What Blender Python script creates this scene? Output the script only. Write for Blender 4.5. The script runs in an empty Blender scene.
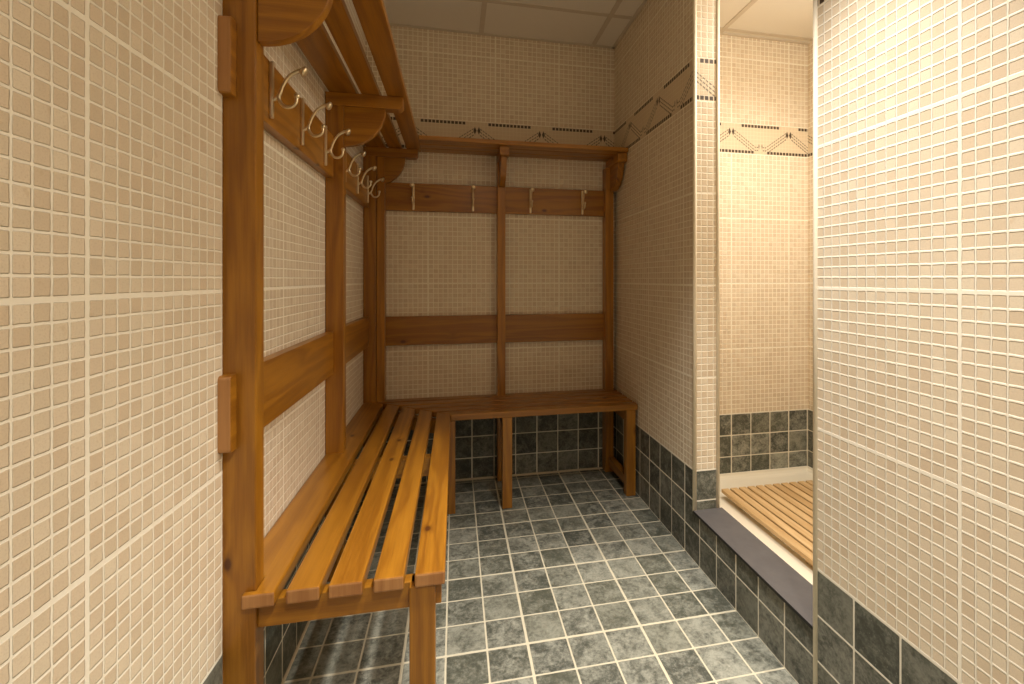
import bpy, bmesh, math, random
from mathutils import Vector, Matrix
random.seed(7)
C = bpy.context.scene.collection
PI = math.pi

# ---------------------------------------------------------------- node helper
class V:
    """a float socket (or number) with arithmetic that writes Math nodes"""
    nt = None
    def __init__(s, x): s.x = x
    @staticmethod
    def op(o, *a):
        n = V.nt.nodes.new('ShaderNodeMath'); n.operation = o
        for i, q in enumerate(a):
            q = q.x if isinstance(q, V) else q
            if isinstance(q, (int, float)): n.inputs[i].default_value = q
            else: V.nt.links.new(q, n.inputs[i])
        return V(n.outputs[0])
    def __add__(s, o): return V.op('ADD', s, o)
    __radd__ = __add__
    def __sub__(s, o): return V.op('SUBTRACT', s, o)
    def __rsub__(s, o): return V.op('SUBTRACT', o, s)
    def __mul__(s, o): return V.op('MULTIPLY', s, o)
    __rmul__ = __mul__
    def __truediv__(s, o): return V.op('DIVIDE', s, o)
def fl(a): return V.op('FLOOR', a)
def ab(a): return V.op('ABSOLUTE', a)
def gt(a, b): return V.op('GREATER_THAN', a, b)
def lt(a, b): return V.op('LESS_THAN', a, b)
def mx(a, b): return V.op('MAXIMUM', a, b)
def mn(a, b): return V.op('MINIMUM', a, b)
def pw(a, b): return V.op('POWER', a, b)
def fmod(a, b): return a - fl(a / b) * b
def sstep(a, lo, hi):
    n = V.nt.nodes.new('ShaderNodeMapRange'); n.interpolation_type = 'SMOOTHSTEP'
    V.nt.links.new(a.x, n.inputs['Value'])
    n.inputs['From Min'].default_value = lo; n.inputs['From Max'].default_value = hi
    return V(n.outputs['Result'])
def comb(a, b, c=0.0):
    n = V.nt.nodes.new('ShaderNodeCombineXYZ')
    for i, q in enumerate((a, b, c)):
        q = q.x if isinstance(q, V) else q
        if isinstance(q, (int, float)): n.inputs[i].default_value = q
        else: V.nt.links.new(q, n.inputs[i])
    return n.outputs[0]
def noise(vec, scale, detail=2.0, rough=0.5, dist=0.0):
    n = V.nt.nodes.new('ShaderNodeTexNoise'); V.nt.links.new(vec, n.inputs['Vector'])
    n.inputs['Scale'].default_value = scale; n.inputs['Detail'].default_value = detail
    n.inputs['Roughness'].default_value = rough; n.inputs['Distortion'].default_value = dist
    return V(n.outputs['Fac'])
def white(vec):
    n = V.nt.nodes.new('ShaderNodeTexWhiteNoise'); n.noise_dimensions = '3D'
    V.nt.links.new(vec, n.inputs['Vector']); return V(n.outputs['Value'])
def mixc(f, a, b):
    n = V.nt.nodes.new('ShaderNodeMix'); n.data_type = 'RGBA'
    f = f.x if isinstance(f, V) else f
    if isinstance(f, (int, float)): n.inputs[0].default_value = f
    else: V.nt.links.new(f, n.inputs[0])
    for i, q in ((6, a), (7, b)):
        if isinstance(q, tuple): n.inputs[i].default_value = (*q, 1)
        else: V.nt.links.new(q, n.inputs[i])
    return n.outputs[2]
def new_mat(name):
    m = bpy.data.materials.new(name); m.use_nodes = True
    V.nt = m.node_tree
    return m, m.node_tree.nodes['Principled BSDF']
def setc(b, key, val):
    if isinstance(val, V): val = val.x
    if isinstance(val, tuple): b.inputs[key].default_value = (*val, 1)
    elif isinstance(val, (int, float)): b.inputs[key].default_value = val
    else: V.nt.links.new(val, b.inputs[key])
def bump(b, h, dist, strength=1.0):
    n = V.nt.nodes.new('ShaderNodeBump'); n.inputs['Strength'].default_value = strength
    n.inputs['Distance'].default_value = dist
    V.nt.links.new(h.x, n.inputs['Height']); V.nt.links.new(n.outputs[0], b.inputs['Normal'])
def s2l(*c):
    return tuple(((x/255)/12.92 if x/255 <= .04045 else ((x/255+.055)/1.055)**2.4) for x in c)
def uvnode():
    n = V.nt.nodes.new('ShaderNodeUVMap'); n.uv_map = 'UVMap'
    s = V.nt.nodes.new('ShaderNodeSeparateXYZ'); V.nt.links.new(n.outputs[0], s.inputs[0])
    return n.outputs[0], V(s.outputs[0]), V(s.outputs[1])

SH = .345
def grid(u, v, u0, v0, sheet_u, n_u, sheet_v, n_v, extra, grout, soft, rad=.0016):
    """tile mask + cell id; tiles come in sheets with a wider joint between"""
    def axis(w, w0, sheet, n):
        k = fl((w - w0) / sheet)
        r = (w - w0) - k * sheet
        p = (sheet - extra) / n
        q = r - extra / 2
        i = mx(mn(fl(q / p), n - 1), 0)
        loc = ab(q - i * p - p / 2)
        return k * n + i, loc, p
    iu, lu, p = axis(u, u0, sheet_u, n_u)
    iv, lv, _ = axis(v, v0, sheet_v, n_v)
    hb = p / 2 - grout / 2 - rad                               # rounded square distance
    _2 = (sheet_v - extra) / n_v / 2 - grout / 2 - rad
    qu, qv = lu - hb, lv - _2
    pu, pv = mx(qu, 0.0), mx(qv, 0.0)
    d = V.op('SQRT', pu * pu + pv * pv) + mn(mx(qu, qv), 0.0) - rad
    return sstep(0.0 - d, -soft * .3, soft), iu, iv

def slate_color(uv, iu, iv, bright=1.0):
    r = white(comb(iu, iv, 3.3))
    r2 = white(comb(iv, iu, 9.1))
    loc = V.nt.nodes.new('ShaderNodeVectorMath'); loc.operation = 'ADD'
    V.nt.links.new(uv, loc.inputs[0]); V.nt.links.new(comb(iu * 3.7, iv * 5.3, r * 4), loc.inputs[1])
    a = noise(loc.outputs[0], 22, 5, .65, .6)
    f = noise(loc.outputs[0], 100, 5, .75, .3)
    t = sstep(a * .52 + f * .48 + (r - .5) * .12, .36, .66)
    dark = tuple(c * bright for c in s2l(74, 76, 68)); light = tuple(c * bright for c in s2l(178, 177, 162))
    c = mixc(t, dark, light)
    c = mixc(r2 * .35, c, tuple(q * bright for q in s2l(104, 104, 84)))
    sp = sstep(noise(loc.outputs[0], 160, 3, .6), .66, .74) * .55
    c = mixc(sp, c, tuple(q * bright for q in s2l(205, 205, 195)))
    return c, f, a

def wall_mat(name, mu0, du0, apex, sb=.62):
    m, b = new_mat(name)
    uv, u, v = uvnode()
    wob = noise(uv, 55, 2, .5)
    wob2 = noise(uv, 47, 2, .5, .4)
    uu = u + (wob - .5) * .0022; vv = v + (wob2 - .5) * .0022
    # --- beige mosaic
    in_deco = gt(v, 1.718) * lt(v, 1.876)
    above = gt(v, 1.876)
    vm = vv - above * .158
    mask, iu, iv = grid(uu, vm, mu0, .338, SH, 14, SH, 14, .0042, .0029, .0011)
    r = white(comb(iu, iv, 1.1)); r2 = white(comb(iv, iu, 6.1))
    spk = noise(uv, 420, 3, .6)
    tile = mixc(r, s2l(212, 194, 166), s2l(227, 212, 186))
    tile = mixc(r2 * .22, tile, s2l(214, 184, 154))
    tile = mixc(sstep(spk, .45, .8) * .35, tile, s2l(178, 152, 122))
    blot = noise(uv, 60, 2, .6)
    tile = mixc(sstep(blot, .62, .75) * .3, tile, s2l(196, 168, 128))
    gro = mixc(noise(uv, 90, 2), s2l(250, 243, 226), s2l(242, 231, 208))
    mos = mixc(mask, gro, tile)
    # --- patterned border of smaller pieces
    dp = SH / 18
    w = (v - 1.718) / .158
    dm, du_, dv_ = grid(u, v, apex, 1.718, SH, 18, .158, 8, 0.0, .0038, .0012)
    fr = fmod((u - apex) / SH + .5, 1.0)
    a = ab(fr - .5)                              # 0 at an apex, .5 in the valley
    toprow = gt(w, .875) * gt(a, .165)
    botrow = lt(w, .125) * lt(a, .385)
    rows = mx(toprow, botrow) * dm
    wc = .74 - a * 1.5
    rel = (w - mx(wc, .13))
    dash = gt(fmod(a * 26, 1.0), .28)
    band = mx(mx(lt(ab(rel - .0), .019), lt(ab(rel - .105), .019)), lt(ab(rel + .105), .022) * lt(a, .40))
    band = band * dash * gt(a, .045) * lt(a, .47)
    dia = lt(ab(a - .030) / .024 + ab(w - .71) / .13, 1.0)
    vd = lt(ab((a - .474)) / .016 + ab(w - .27) / .10, 1.0) * .55
    dk = mx(mx(rows, band * .8), mx(dia, vd)) * in_deco
    fine, fi, fj = grid(uu, vv, apex, 1.718, SH, 18, .158, 8, 0.0, .0022, .001)
    dcol = mixc(fine * .55, s2l(222, 206, 178), s2l(206, 184, 152))
    dcol = mixc(dk, dcol, s2l(70, 54, 38))
    up = mixc(in_deco, mos, dcol)
    # --- dark slate rows at the bottom
    smask, si, sj = grid(u + (wob - .5) * .001, v + (wob2 - .5) * .001, du0, 0.0, SH, 3, .338, 3, .0015, .0042, .0012, .003)
    sc, sf, sa = slate_color(uv, si, sj, sb)
    sl = mixc(smask, s2l(232, 225, 206), sc)
    low = lt(v, .338)
    col = mixc(low, up, sl)
    setc(b, 'Base Color', col)
    setc(b, 'Roughness', (1 - low) * .52 + low * (.42 + sf * .2 + (1 - smask) * .3))
    b.inputs['Specular IOR Level'].default_value = .4
    hm = mask * (1 - in_deco) + in_deco * (fine * .3)
    h = hm * (1 - low) * (1.0 + (spk - .5) * .10 + (r - .5) * .25) + low * (smask * .9 + sa * .35 + sf * .15)
    bump(b, h, .0018, .9)
    return m

def floor_mat():
    m, b = new_mat('slate_floor_tiles')
    uv, u, v = uvnode()
    wob = noise(uv, 35, 2, .5)
    mask, i, j = grid(u + (wob - .5) * .0014, v + (wob - .5) * .0014, .205, 1.716, SH, 3, SH, 3, .0025, .0045, .0014, .003)
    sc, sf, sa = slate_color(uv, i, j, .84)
    gro = mixc(noise(uv, 60, 3), s2l(214, 206, 182), s2l(196, 186, 160))
    setc(b, 'Base Color', mixc(mask, gro, sc))
    setc(b, 'Roughness', .36 + sf * .28 + (1 - mask) * .25)
    bump(b, mask * .9 + sa * .45 + sf * .2, .0018, .8)
    return m

def wood_mat(name, axis, dark, light, knots=True, rough=.32, seed=0.0, coat=.25):
    m, b = new_mat(name)
    tc = V.nt.nodes.new('ShaderNodeTexCoord')
    oi = V.nt.nodes.new('ShaderNodeObjectInfo')
    sp = V.nt.nodes.new('ShaderNodeSeparateXYZ'); V.nt.links.new(tc.outputs['Object'], sp.inputs[0])
    c = [V(sp.outputs[k]) for k in range(3)]
    rnd = V(oi.outputs['Random']) * 13.7 + seed
    L = c[axis]; o = [c[k] for k in range(3) if k != axis]
    vec = comb(L * .09 + rnd, o[0] + rnd * .7, o[1] + rnd * .3)
    kv = comb(L * 1.0 + rnd * 3, (o[0] + o[1]) * 1.9 + rnd, 0.0)
    vo = V.nt.nodes.new('ShaderNodeTexVoronoi'); vo.inputs['Scale'].default_value = 4.6
    vo.inputs['Randomness'].default_value = 1.0
    V.nt.links.new(kv, vo.inputs['Vector'])
    d = V(vo.outputs['Distance'])
    swirl = (1 - sstep(d, .02, .22)) * (.05 if knots else 0.0)
    big = noise(vec, 9, 3, .55, .5)
    ring = V.op('SINE', (big + swirl * 1.5) * 34 + (o[0] + o[1]) * 130)
    fib = noise(comb(L * 3 + rnd, o[0] * 90, o[1] * 90), 3.0, 4, .65)
    t = sstep(ring * .13 + fib * .5 + big * .6, .15, 1.0)
    col = mixc(t, dark, light)
    pr = V(oi.outputs['Random'])
    col = mixc(pr * .30, col, tuple(q * .72 for q in dark))
    if knots:
        kn = 1 - sstep(d, .035, .075)
        halo = (1 - sstep(d, .05, .13)) * .45
        col = mixc(halo, col, tuple(q * .62 for q in dark))
        col = mixc(kn * .85, col, s2l(74, 34, 10))
    setc(b, 'Base Color', col)
    setc(b, 'Roughness', rough + fib * .12)
    b.inputs['Coat Weight'].default_value = coat
    b.inputs['Coat Roughness'].default_value = .22
    bump(b, fib * .6 + t * .4, .0005, .5)
    return m

def plain(name, col, rough=.5, metal=0.0, nscale=40, namp=.12, bdist=.0004):
    m, b = new_mat(name)
    tc = V.nt.nodes.new('ShaderNodeTexCoord')
    n = noise(tc.outputs['Object'], nscale, 4, .6)
    setc(b, 'Base Color', mixc(n * namp * 2, col, tuple(q * .6 for q in col)))
    setc(b, 'Roughness', rough + (n - .5) * .1); b.inputs['Metallic'].default_value = metal
    bump(b, n, bdist, .5)
    return m

WD, WL = s2l(128, 78, 13), s2l(182, 124, 32)
W = [wood_mat('varnished_pine_%s' % 'xyz'[k], k, WD, WL) for k in range(3)]
M_end = wood_mat('pine_end_grain', 2, s2l(150, 98, 52), s2l(188, 138, 84), False, .5, 2.0, .05)
M_duck = wood_mat('pale_slat_wood', 1, s2l(196, 158, 106), s2l(228, 198, 150), False, .5, 5.0, .0)
M_brass = plain('brass', s2l(232, 214, 176), .34, .8, 60, .1)
M_white = plain('white_tile_trim', s2l(238, 226, 202), .6)
M_tray = plain('white_acrylic_tray', s2l(236, 228, 208), .3, 0, 8, .04)
M_slab = plain('purple_grey_slate', s2l(92, 88, 87), .55, 0, 14, .5, .0012)
M_slab.node_tree.nodes['Principled BSDF'].inputs['Specular IOR Level'].default_value = .25
M_slabedge = plain('slate_edge_shadow', s2l(20, 18, 18), .6)  # slab edge blackened to paint in the shadow line beneath it
M_ceil = plain('white_ceiling_board', s2l(236, 229, 216), .9, 0, 300, .12, .0004)
M_tbar = plain('ceiling_grid_paint', s2l(212, 200, 182), .6)
M_grout = plain('cove_grout', s2l(196, 182, 152), .7)
M_screw = plain('dull_screw_metal', s2l(120, 100, 70), .35, 1.0)

# ---------------------------------------------------------------- mesh helpers
def link(o, parent=None):
    C.objects.link(o)
    if parent: o.parent = parent
    return o
def mesh_obj(name, bm, mats, parent=None, smooth=False):
    bmesh.ops.recalc_face_normals(bm, faces=bm.faces)
    me = bpy.data.meshes.new(name); bm.to_mesh(me); bm.free()
    for m in (mats if isinstance(mats, (list, tuple)) else [mats]): me.materials.append(m)
    if smooth:
        for p in me.polygons: p.use_smooth = True
    return link(bpy.data.objects.new(name, me), parent)
def add_prism(bm, poly, lo, hi, axis, bevel=0.0, end_mat=None, seg=2):
    """poly: 2-D outline in the two other axes (cyclic order), extruded along axis"""
    tmp = bmesh.new()
    def P(a, t):
        v = [0, 0, 0]; k = [q for q in range(3) if q != axis]
        v[k[0]], v[k[1]], v[axis] = a[0], a[1], t
        return v
    A = [tmp.verts.new(P(a, lo)) for a in poly]; B = [tmp.verts.new(P(a, hi)) for a in poly]
    n = len(poly)
    tmp.faces.new(A); tmp.faces.new(B[::-1])
    for i in range(n): tmp.faces.new((A[i], A[(i+1) % n], B[(i+1) % n], B[i]))
    bmesh.ops.recalc_face_normals(tmp, faces=tmp.faces)
    if bevel:
        es = [e for e in tmp.edges if len(e.link_faces) == 2 and e.calc_face_angle(0) > .6]
        bmesh.ops.bevel(tmp, geom=es, offset=bevel, segments=seg, profile=.6, affect='EDGES', clamp_overlap=True)
    if end_mat is not None:
        ax = end_mat
        for f in tmp.faces:
            if abs(f.normal[ax]) > .8: f.material_index = 1
    me = bpy.data.meshes.new('t'); tmp.to_mesh(me); tmp.free(); bm.from_mesh(me); bpy.data.meshes.remove(me)
def box(bm, x0, x1, y0, y1, z0, z1, bevel=0.0, end=None, seg=2):
    add_prism(bm, [(x0, y0), (x1, y0), (x1, y1), (x0, y1)], z0, z1, 2, bevel, end, seg)
def box_obj(name, dims, mat, parent=None, bevel=.003, end=None):
    x0, x1, y0, y1, z0, z1 = dims
    c = Vector(((x0+x1)/2, (y0+y1)/2, (z0+z1)/2))
    bm = bmesh.new()
    box(bm, x0-c.x, x1-c.x, y0-c.y, y1-c.y, z0-c.z, z1-c.z, bevel, end)
    mats = [mat] if end is None else [mat, M_end]
    o = mesh_obj(name, bm, mats, parent)
    o.location = c - (parent.location if parent else Vector())
    return o
def tube(bm, pts, radii, seg=10):
    pts = [Vector(p) for p in pts]; rings = []
    up = Vector((0.0, 1.0, 0.0))
    for i, p in enumerate(pts):
        t = (pts[min(i+1, len(pts)-1)] - pts[max(i-1, 0)]).normalized()
        a = t.cross(up)
        if a.length < 1e-4: a = t.cross(Vector((1, 0, 0)))
        a.normalize(); b = t.cross(a)
        r = radii[i] if isinstance(radii, (list, tuple)) else radii
        rings.append([bm.verts.new(p + (a*math.cos(q*2*PI/seg) + b*math.sin(q*2*PI/seg))*r) for q in range(seg)])
    for i in range(len(rings)-1):
        for q in range(seg): bm.faces.new((rings[i][q], rings[i][(q+1) % seg], rings[i+1][(q+1) % seg], rings[i+1][q]))
    bm.faces.new(rings[0][::-1]); bm.faces.new(rings[-1])
def smooth_path(ctrl, n=6):
    P = [Vector(c) for c in ctrl]; out = []
    P = [P[0]*2-P[1]] + P + [P[-1]*2-P[-2]]
    for i in range(1, len(P)-2):
        for k in range(n):
            t = k/n; a, b, c, d = P[i-1:i+3]
            out.append(.5*((2*b)+(c-a)*t+(2*a-5*b+4*c-d)*t*t+(3*b-a-3*c+d)*t**3))
    out.append(P[-2]); return out
def quad_wall(name, p0, p1, z0, z1, u0, u1, mat, thick=None, kind='structure'):
    """vertical wall from p0 to p1 (XY) with UVs in metres"""
    bm = bmesh.new(); uvl = bm.loops.layers.uv.new('UVMap')
    vs = [bm.verts.new((*p0, z0)), bm.verts.new((*p1, z0)), bm.verts.new((*p1, z1)), bm.verts.new((*p0, z1))]
    f = bm.faces.new(vs)
    for l, q in zip(f.loops, ((u0, z0), (u1, z0), (u1, z1), (u0, z1))): l[uvl].uv = q
    me = bpy.data.meshes.new(name); bm.to_mesh(me); bm.free(); me.materials.append(mat)
    o = link(bpy.data.objects.new(name, me)); o['kind'] = kind
    return o
def wall_block(name, quads, mat):
    """several tiled faces of one wall piece joined into one mesh; quads = (p0, p1, z0, z1, u0, u1)"""
    bm = bmesh.new(); uvl = bm.loops.layers.uv.new('UVMap')
    for q in quads:
        p0, p1, z0, z1, u0, u1 = q
        vs = [bm.verts.new((*p0, z0)), bm.verts.new((*p1, z0)), bm.verts.new((*p1, z1)), bm.verts.new((*p0, z1))]
        f = bm.faces.new(vs)
        for l, c in zip(f.loops, ((u0, z0), (u1, z0), (u1, z1), (u0, z1))): l[uvl].uv = c
    me = bpy.data.meshes.new(name); bm.to_mesh(me); bm.free(); me.materials.append(mat)
    o = link(bpy.data.objects.new(name, me)); o['kind'] = 'structure'
    return o
def flat(name, x0, x1, y0, y1, z, mat):
    bm = bmesh.new(); uvl = bm.loops.layers.uv.new('UVMap')
    vs = [bm.verts.new(p) for p in ((x0, y0, z), (x1, y0, z), (x1, y1, z), (x0, y1, z))]
    f = bm.faces.new(vs)
    for l in f.loops: l[uvl].uv = (l.vert.co.x, l.vert.co.y)
    me = bpy.data.meshes.new(name); bm.to_mesh(me); bm.free(); me.materials.append(mat)
    o = link(bpy.data.objects.new(name, me)); o['kind'] = 'structure'
    return o
def structure(o): o['kind'] = 'structure'; return o
def thing(name, label, cat, loc):
    o = bpy.data.objects.new(name, None); C.objects.link(o); o.location = loc; o.empty_display_size = .1
    o['label'] = label; o['category'] = cat
    return o

# ---------------------------------------------------------------- the room
XL, XR, YF, H = -.44, .871, 2.555, 2.34
YB = -1.7
ST, NW = 1.64, 1.029            # the shower opening in the right wall runs from Y = NW to Y = ST
XI = .968                      # inner (shower) face of the right wall
SX, SYF, SYN = 1.893, 2.29, .62
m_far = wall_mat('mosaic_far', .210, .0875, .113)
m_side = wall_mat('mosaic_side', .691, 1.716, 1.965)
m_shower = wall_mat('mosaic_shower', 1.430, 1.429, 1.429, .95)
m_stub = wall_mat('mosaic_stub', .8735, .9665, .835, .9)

flat('floor', -.6, XR, YB, YF, 0, floor_mat())
flat('ceiling', -.6, SX + .02, YB, YF, H, M_ceil)
quad_wall('wall_far', (XL, YF), (XR, YF), 0, H, XL, XR, m_far)
# left wall: the near length, in front of the first post, stands very slightly askew
wall_block('wall_left', [((XL, 1.035), (XL, YF), 0, H, 1.035, YF),
                         ((-.434 - .042*2.8, 1.026 - 2.8), (-.434, 1.026), 0, H, 1.012 - 2.8, 1.012),
                         ((-.434, 1.026), (XL, 1.045), 0, H, 1.012, 1.035)], m_side)
quad_wall('wall_back', (-.6, YB), (XR, YB), 0, H, -.6, XR, m_far)
wall_block('wall_right_far', [((XR, ST), (XR, YF), 0, H, ST, YF),
                              ((XI, ST), (XI, SYF), 0, H, ST, SYF)], m_side)
quad_wall('wall_right_end', (XR, ST), (XI, ST), .187, H, XR, XI, m_stub)
wall_block('wall_right_near', [((XR, YB), (XR, NW), .338, H, YB + .010, NW + .010),
                               ((XR, YB), (XR, NW), 0, .338, YB, NW),
                               ((XR, NW), (XI, NW), 0, H, XR, XI),
                               ((XI, NW), (XI, SYN), 0, H, NW, SYN)], m_side)
quad_wall('wall_step', (XR, NW), (XR, ST), 0, .181, NW, ST, m_side)
quad_wall('wall_shower_far', (XI, SYF), (SX, SYF), 0, H, XI, SX, m_shower)
quad_wall('wall_shower_right', (SX, SYN), (SX, SYF), 0, H, SYN, SYF, m_side)
quad_wall('wall_shower_near', (XI, SYN), (SX, SYN), 0, H, XI, SX, m_shower)

# suspended ceiling grid
bm = bmesh.new()
for x in (.135 - .61, .135, .745, 1.355):
    box(bm, x - .012, x + .012, YB, YF, H - .004, H - .0005, .001)
for k in range(8):
    y = 2.24 - .6 * k
    box(bm, XL - .14, SX, y - .012, y + .012, H - .0036, H - .0004, .001)
structure(mesh_obj('trim_1', bm, M_tbar))
# edge angle around the ceiling
bm = bmesh.new()
box(bm, XL, XR, YF - .018, YF, H - .005, H - .0005, .001)
box(bm, XR - .018, XR, ST, YF, H - .005, H - .0005, .001)
box(bm, XI, SX, SYF - .016, SYF, H - .005, H - .0005, .001)
structure(mesh_obj('trim_2', bm, M_tbar))
# rounded tile trims on the three corners of the opening
def corner_trim(name, x, y, z0, z1, r=.0075):
    bm = bmesh.new()
    tube(bm, [(x, y, z0), (x, y, (z0 + z1) / 2), (x, y, z1)], r, 12)
    structure(mesh_obj(name, bm, M_white, smooth=True))
corner_trim('trim_3', XR + .002, ST + .002, .187, H - .002)
corner_trim('trim_4', XI - .001, ST + .002, .187, H - .002)
corner_trim('trim_5', XR + .002, NW - .002, 0, H - .002)
# pale cove of grout where floor meets walls
bm = bmesh.new()
add_prism(bm, [(XL, 0), (XL, .006), (XL + .006, 0)], 1.05, YF, 1)
add_prism(bm, [(YF, 0), (YF, .008), (YF - .008, 0)], XL, XR, 0)
structure(mesh_obj('trim_6', bm, M_grout))

# ---------------------------------------------------------------- slate step slab
slab = thing('step_slab', 'smooth purple-grey slate slab capping the tiled step up to the shower', 'step', (.925, 1.33, .181))
bm = bmesh.new(); L = slab.location
box(bm, XR - .006 - L.x, .983 - L.x, NW + .001 - L.y, ST - .001 - L.y, .001, .011, .002, None)
for f in bm.faces:
    if f.normal.z < .7: f.material_index = 1
mesh_obj('slab_top', bm, [M_slab, M_slabedge], slab)

# ---------------------------------------------------------------- shower tray and duckboard
tray = thing('shower_tray', 'white shower tray sunk behind the slate step', 'shower tray', (1.43, 1.45, 0))
bm = bmesh.new(); L = tray.location
x0, x1, y0, y1 = XI + .004, SX - .002, SYN + .002, SYF - .002
prof = [(0.0, .026), (.004, .026), (.008, .016), (.018, .006), (.034, .001), (.05, 0.0)]
rings = []
for off, z in prof:
    rings.append([bm.verts.new((a - L.x, b_ - L.y, z + .002)) for a, b_ in
                  ((x0 + off, y0 + off), (x1 - off, y0 + off), (x1 - off, y1 - off), (x0 + off, y1 - off))])
for i in range(len(rings) - 1):
    for k in range(4): bm.faces.new((rings[i][k], rings[i][(k+1) % 4], rings[i+1][(k+1) % 4], rings[i+1][k]))
bm.faces.new(rings[-1])
mesh_obj('basin', bm, M_tray, tray)
# white upstand behind the slate slab
bm = bmesh.new()
box(bm, XI + .016 - L.x, XI + .024 - L.x, NW - L.y, SYF - .03 - L.y, .03, .175, .003)
mesh_obj('upstand', bm, M_tray, tray)

duck = thing('duckboard', 'pale wooden slatted duckboard lying in the white shower tray', 'duckboard', (1.55, 1.55, .003))
L = duck.location
DX0, DY0, DY1, DT = 1.247, 1.04, 2.085, .047
pitch = .0462
for k in range(13):
    xa = DX0 + k * pitch
    bm = bmesh.new()
    w = .0365
    box(bm, -w/2, w/2, -(DY1-DY0)/2, (DY1-DY0)/2, -.009, .009, .004, None, 2)
    o = mesh_obj('slat', bm, M_duck, duck)
    o.location = (xa + w/2 - L.x, (DY0 + DY1)/2 - L.y, DT - .009 - L.z)
for yy in (1.10, 1.53, 1.98):
    bm = bmesh.new()
    w = 12 * pitch + .037
    box(bm, -w/2 + .022, w/2, -.02, .02, -.0115, .0115, .003)
    o = mesh_obj('batten', bm, M_duck, duck)
    o.location = (DX0 + w/2 - L.x, yy - L.y, .0165 + .0 - L.z + .001)

# ---------------------------------------------------------------- coat hooks
def hook_parts():
    """built hanging on a vertical face at x = 0, projecting to +x, back plate centre at z = 0"""
    pl = bmesh.new()
    out = []
    for k in range(9):
        a = PI * k / 8; out.append((.0055*math.cos(a), .060 + .0055*math.sin(a)))
    for k in range(9):
        a = PI + PI * k / 8; out.append((.0055*math.cos(a), -.060 + .0055*math.sin(a)))
    add_prism(pl, out, 0.0, .0085, 0, .0028)
    a = bmesh.new()
    path = smooth_path([(.003, 0, -.022), (.012, 0, -.019), (.021, 0, -.008), (.027, 0, .010), (.040, 0, .033), (.058, 0, .047), (.070, 0, .050)])
    tube(a, path, [.0058 - .0020 * math.sin(PI * i / (len(path)-1)) for i in range(len(path))], 10)
    l = bmesh.new()
    path = smooth_path([(.018, 0, -.012), (.021, 0, -.024), (.031, 0, -.036), (.045, 0, -.036), (.055, 0, -.026), (.056, 0, -.012)])
    tube(l, path, [.0046 - .0010 * i / (len(path)-1) for i in range(len(path))], 10)
    kn = bmesh.new()
    rad = [(0, .0), (.001, .0085), (.003, .0115), (.006, .0115), (.008, .008), (.009, 0)]
    ax = Vector((.80, 0, -.35)).normalized(); c = Vector((.066, 0, .0505)); u = Vector((0, 1, 0)); w = ax.cross(u)
    rings = [[kn.verts.new(c + ax*t*1.5 + (u*math.cos(q*PI/7) + w*math.sin(q*PI/7))*max(r, .0004)) for q in range(14)] for t, r in rad]
    for i in range(len(rings)-1):
        for q in range(14): kn.faces.new((rings[i][q], rings[i][(q+1) % 14], rings[i+1][(q+1) % 14], rings[i+1][q]))
    kn.faces.new(rings[0]); kn.faces.new(rings[-1])
    tk = bmesh.new()
    bmesh.ops.create_uvsphere(tk, u_segments=12, v_segments=8, radius=.0064, matrix=Matrix.Translation((.057, 0, -.010)))
    return [('back_plate', pl, False), ('upper_arm', a, True), ('lower_hook', l, True), ('knob', kn, True), ('lower_tip', tk, True)]
hook_meshes = []
for nm, bm_, sm in hook_parts():
    bmesh.ops.recalc_face_normals(bm_, faces=bm_.faces)
    me = bpy.data.meshes.new(nm); bm_.to_mesh(me); bm_.free(); me.materials.append(M_brass)
    if sm:
        for p in me.polygons: p.use_smooth = True
    hook_meshes.append((nm, me))
def hook(parent, pos, rz):
    root = bpy.data.objects.new('coat_hook', hook_meshes[0][1]); link(root, parent)
    root.location = Vector(pos) - parent.location; root.rotation_euler = (0, 0, rz)
    root['label'] = 'double brass coat hook'
    for nm, me in hook_meshes[1:]:
        link(bpy.data.objects.new(nm, me), root)

# ---------------------------------------------------------------- left bench unit
ZT, TH = .445, .028
RZ = [(.722, .868), (1.402, 1.548)]                 # backrest rail, hook rail
lb = thing('wall_bench', 'slatted pine bench with coat shelf, fixed along the left wall of the changing room', 'bench', (-.23, 1.4, 0))
PX0, PX1 = XL + .001, -.380
def profile_obj(name, poly, lo, hi, axis, mat, parent, bevel=.003, origin=None, end=None):
    o = Vector(origin)
    k = [q for q in range(3) if q != axis]
    bm = bmesh.new()
    add_prism(bm, [(a - o[k[0]], b_ - o[k[1]]) for a, b_ in poly], lo - o[axis], hi - o[axis], axis, bevel, end)
    ob = mesh_obj(name, bm, [mat] if end is None else [mat, M_end], parent)
    ob.location = o - parent.location
    return ob
posts = [(1.037, 1.079), (1.790, 1.832), (2.492, 2.534)]
for (a, b_) in posts:
    top = H - .05 if a < 1.5 else 1.70
    box_obj('post', (PX0, PX1, a, b_, 0.002, top), W[2], lb, .0025)
for z0, z1 in RZ:
    bm = bmesh.new()
    # board let into the posts, both corners of the near end rounded
    n = 'backrest_rail' if z0 < 1 else 'hook_rail'
    o = Vector((-.427, 1.78, (z0 + z1)/2)); r = .008; ya, yb = 1.010, 2.534
    poly = []
    for cy, cz, s in ((ya + r, z0 + r, PI), (yb - .002, z0 + .002, 1.5*PI), (yb - .002, z1 - .002, 0), (ya + r, z1 - r, .5*PI)):
        rr = r if cy < 2 else .002
        for k in range(5):
            t = s + k * PI/8; poly.append((cy + rr*math.cos(t), cz + rr*math.sin(t)))
    ob = profile_obj(n, poly, XL + .0015, -.413, 0, W[1], lb, .0018, o, 1)
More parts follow.
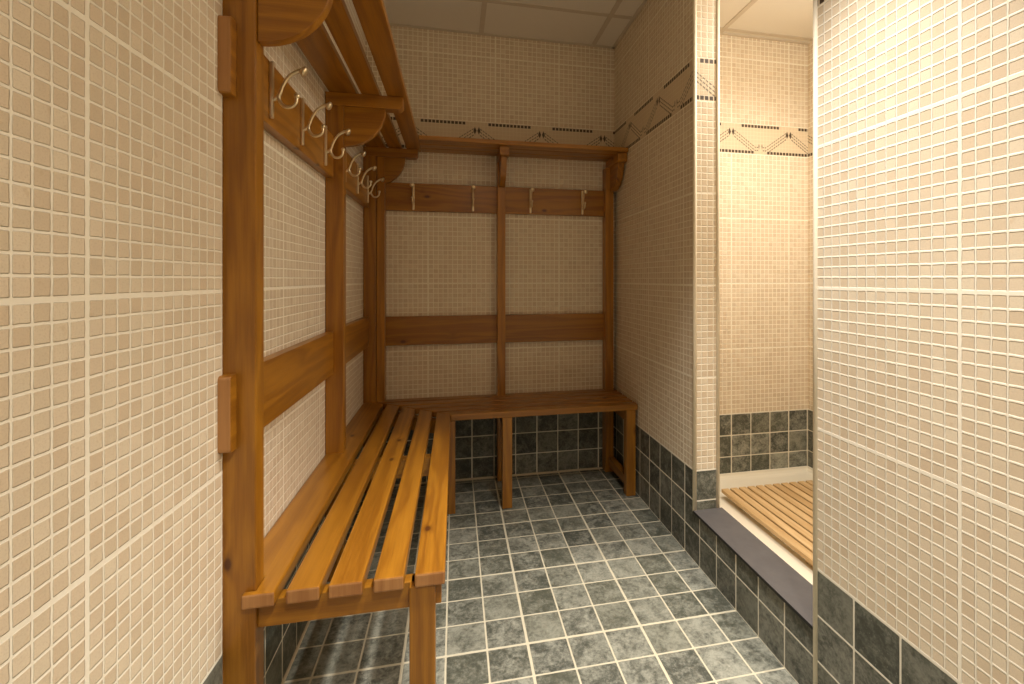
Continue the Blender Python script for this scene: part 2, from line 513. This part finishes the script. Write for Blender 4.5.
# seat slats, mitred into the far bench along the diagonal
def diag(x): return 2.205 + (-.02 - x) * .80
sx = [(-.400, -.342), (-.322, -.261), (-.245, -.181), (-.161, -.102), (-.081, -.020)]
for i, (a, b_) in enumerate(sx):
    o = Vector(((a+b_)/2, 1.6, ZT - TH/2)); r = .004
    if i == 0:
        # the wall-side board is notched round the first post and reaches the wall behind it
        poly = [(a, 1.022), (b_, 1.022), (b_, diag(b_) - .003), (-.4385, diag(-.4385) - .014), (-.4385, 1.080), (-.3795, 1.080), (-.3795, 1.036), (a, 1.036)]
    else:
        poly = [(a, 1.022), (b_, 1.022), (b_, diag(b_) - .003), (a, diag(a) - .003)]
    profile_obj('seat_slat', poly, ZT - TH, ZT, 2, W[1], lb, r, o, 1)
# bearers under the slats and legs
box_obj('bearer', (-.380, -.028, 1.046, 1.076, .364, ZT - TH), W[0], lb, .002)
box_obj('bearer', (-.380, -.030, 1.760, 1.800, .352, ZT - TH), W[0], lb, .002)
profile_obj('bearer', [(-.40, diag(-.40) - .070), (-.032, diag(-.032) - .045), (-.032, diag(-.032) + .0), (-.40, diag(-.40) - .002)], .36, ZT - TH - .0005, 2, W[0], lb, .002, Vector((-.2, 2.3, .39)))
box_obj('leg', (-.092, -.040, 1.028, 1.072, .002, ZT - TH), W[2], lb, .003)
# shelf: arms on the posts, quarter-round brackets under them, three slats
AZ0, AZ1, SZ = 1.655, 1.700, 1.722
for (a, b_) in posts:
    ya = a - .001; o = Vector((-.3, ya + .02, AZ0 + .02)); r = .020
    poly = [(XL + .002, AZ0), (-.181 - r, AZ0)]
    for k in range(1, 6):
        t = -PI/2 + k * PI/12; poly.append((-.181 - r + r*math.cos(t), AZ0 + r + r*math.sin(t)))
    poly += [(-.181, AZ1), (XL + .002, AZ1)]
    profile_obj('shelf_arm', poly, ya - .002, b_ + .003, 1, W[0], lb, .002, o)
    R = .137; cx, cz = PX1 + .0005, AZ0
    poly = [(cx, cz)] + [(cx + R*math.cos(-t*PI/32), cz + R*math.sin(-t*PI/32)) for t in range(17)]
    profile_obj('bracket', poly, a + .006, a + .030, 1, W[0], lb, .002, Vector((cx + .05, a + .018, cz - .05)))
shx = [(-.428, -.338), (-.322, -.260), (-.236, -.168)]
for a, b_ in shx:
    box_obj('shelf_slat', (a, b_, .985, 2.551, AZ1 + .001, SZ), W[1], lb, .003, 1)
for y in (1.205, 1.431, 1.672, 1.95, 2.197, 2.44):
    hook(lb, (-.413, y, 1.482), 0)

# ---------------------------------------------------------------- far bench unit
fb = thing('wall_bench', 'pine bench with coat shelf against the far wall, four brass hooks on its rail', 'bench', (.25, 2.4, 0))
FY0, FY1 = 2.495, YF - .001
fposts = [(-.378, -.340), (.216, .257), (.800, .846)]
for i, (a, b_) in enumerate(fposts):
    box_obj('post', (a, b_, FY0, FY1, .002, AZ0), W[2], fb, .0025)
for z0, z1 in ((.716, .862), (1.396, 1.536)):
    n = 'backrest_rail' if z0 < 1 else 'hook_rail'
    box_obj(n, (-.376, .842, YF - .026, YF - .0015, z0, z1), W[0], fb, .0025)
ys = [2.192 + k * .0735 for k in range(5)]
for i, y in enumerate(ys):
    y1 = y + .0565
    def dx(yy): return -.02 - (yy - 2.205) / .80
    o = Vector((.4, (y + y1)/2, ZT - TH/2))
    poly = [((-.017 if i == 0 else dx(y) + .004), y), (XR - .004, y), (XR - .004, y1), (max(dx(y1) + .004, XL + .002), y1)]
    profile_obj('seat_slat', poly, ZT - TH, ZT, 2, W[0], fb, .004, o)
box_obj('bearer', (.216, .256, 2.235, FY0 - .001, .36, ZT - TH), W[1], fb, .002)
box_obj('bearer', (.812, .852, 2.235, FY0 - .001, .36, ZT - TH), W[1], fb, .002)
box_obj('leg', (-.030, .002, 2.192, 2.232, .002, ZT - TH), W[2], fb, .003)
box_obj('leg', (.212, .257, 2.192, 2.232, .002, ZT - TH), W[2], fb, .003)
box_obj('leg', (.810, .857, 2.196, 2.236, .002, ZT - TH), W[2], fb, .003)
box_obj('floor_rail', (.816, .848, 2.237, FY0 - .001, .04, .085), W[1], fb, .002)
for k, (y0, y1) in enumerate(((2.320, 2.392), (2.400, 2.470), (2.478, 2.552))):
    box_obj('shelf_slat', (-.166 if k == 0 else -.166, XR - .004, y0, y1, AZ1 + .001, SZ), W[0], fb, .003)
for i, (a, b_) in enumerate(fposts):
    if i == 0: continue
    o = Vector(((a+b_)/2, 2.45, AZ0 + .02)); r = .016; yf = 2.345
    poly = [(FY1, AZ0), (yf + r, AZ0)]
    for k in range(1, 6):
        t = -PI/2 - k * PI/12; poly.append((yf + r + r*math.cos(t), AZ0 + r + r*math.sin(t)))
    poly += [(yf, AZ1), (FY1, AZ1)]
    if i == 2: a, b_ = .820, .866
    profile_obj('shelf_arm', poly, a - .001, b_ + .003, 0, W[1], fb, .002, o)
    R = .128
    poly = [(FY0, AZ0)] + [(FY0 - R*math.cos(t*PI/32), AZ0 - R*math.sin(t*PI/32)) for t in range(17)]
    profile_obj('bracket', poly, a + .007, b_ - .006, 0, W[1], fb, .002, Vector(((a+b_)/2, FY0 - .05, AZ0 - .05)))
for x in (-.206, .091, .393, .678):
    hook(fb, (x, YF - .026, 1.466), -PI/2)

# ---------------------------------------------------------------- light
def spot(name, loc, target, power, size_deg, blend, col, radius=.05):
    l = bpy.data.lights.new(name, 'SPOT'); l.energy = power; l.spot_size = math.radians(size_deg); l.spot_blend = blend
    l.color = col; l.shadow_soft_size = radius
    o = bpy.data.objects.new(name, l); C.objects.link(o); o.location = loc
    o.rotation_euler = (Vector(target) - Vector(loc)).to_track_quat('-Z', 'Y').to_euler()
def area(name, loc, size, power, col, target=None, shape='DISK'):
    l = bpy.data.lights.new(name, 'AREA'); l.energy = power; l.shape = shape; l.size = size; l.color = col
    o = bpy.data.objects.new(name, l); C.objects.link(o); o.location = loc
    if target: o.rotation_euler = (Vector(target) - Vector(loc)).to_track_quat('-Z', 'Y').to_euler()
warm = (1.0, .94, .84)
def point(name, loc, power, col, radius):
    l = bpy.data.lights.new(name, 'POINT'); l.energy = power; l.color = col; l.shadow_soft_size = radius
    o = bpy.data.objects.new(name, l); C.objects.link(o); o.location = loc
spot('downlight', (.51, .80, H - .02), (.47, .92, 0), 205, 74, 1.0, (1.0, .96, .90), .045)
spot('downlight', (.32, -.45, H - .02), (.32, -.45, 0), 125, 120, .9, warm, .05)
spot('downlight', (1.45, 1.45, H - .02), (1.42, 1.60, 0), 62, 150, .9, warm, .05)
point('shower_fill', (1.50, 1.25, 2.12), 11, warm, .07)  # added fill beside the shower downlight, brightens walls and ceiling
point('room_fill', (.25, -.35, 2.05), 2.2, warm, .10)  # unseen soft fill, added to lift the dim room ceiling
w = bpy.data.worlds.new('world'); bpy.context.scene.world = w; w.use_nodes = True
w.node_tree.nodes['Background'].inputs[0].default_value = (1, .8, .55, 1)
w.node_tree.nodes['Background'].inputs[1].default_value = .15

# ---------------------------------------------------------------- camera (shift lens, level)
cam = bpy.data.cameras.new('camera'); co = bpy.data.objects.new('camera', cam); C.objects.link(co)
cam.sensor_width = 36; cam.lens = 480 / 1024 * 36; cam.clip_start = .01
co.location = (0, 0, 1.051)
co.rotation_euler = (PI/2, 0, -.2085)
cam.shift_x = (512 - 556.5) / 1024
cam.shift_y = (279 - 342) / 1024
bpy.context.scene.camera = co
sc = bpy.context.scene
sc.view_settings.view_transform = 'Standard'
sc.view_settings.look = 'None'
sc.view_settings.exposure = .14
sc.cycles.max_bounces = 8
sc.cycles.diffuse_bounces = 5
sc.cycles.use_denoising = True
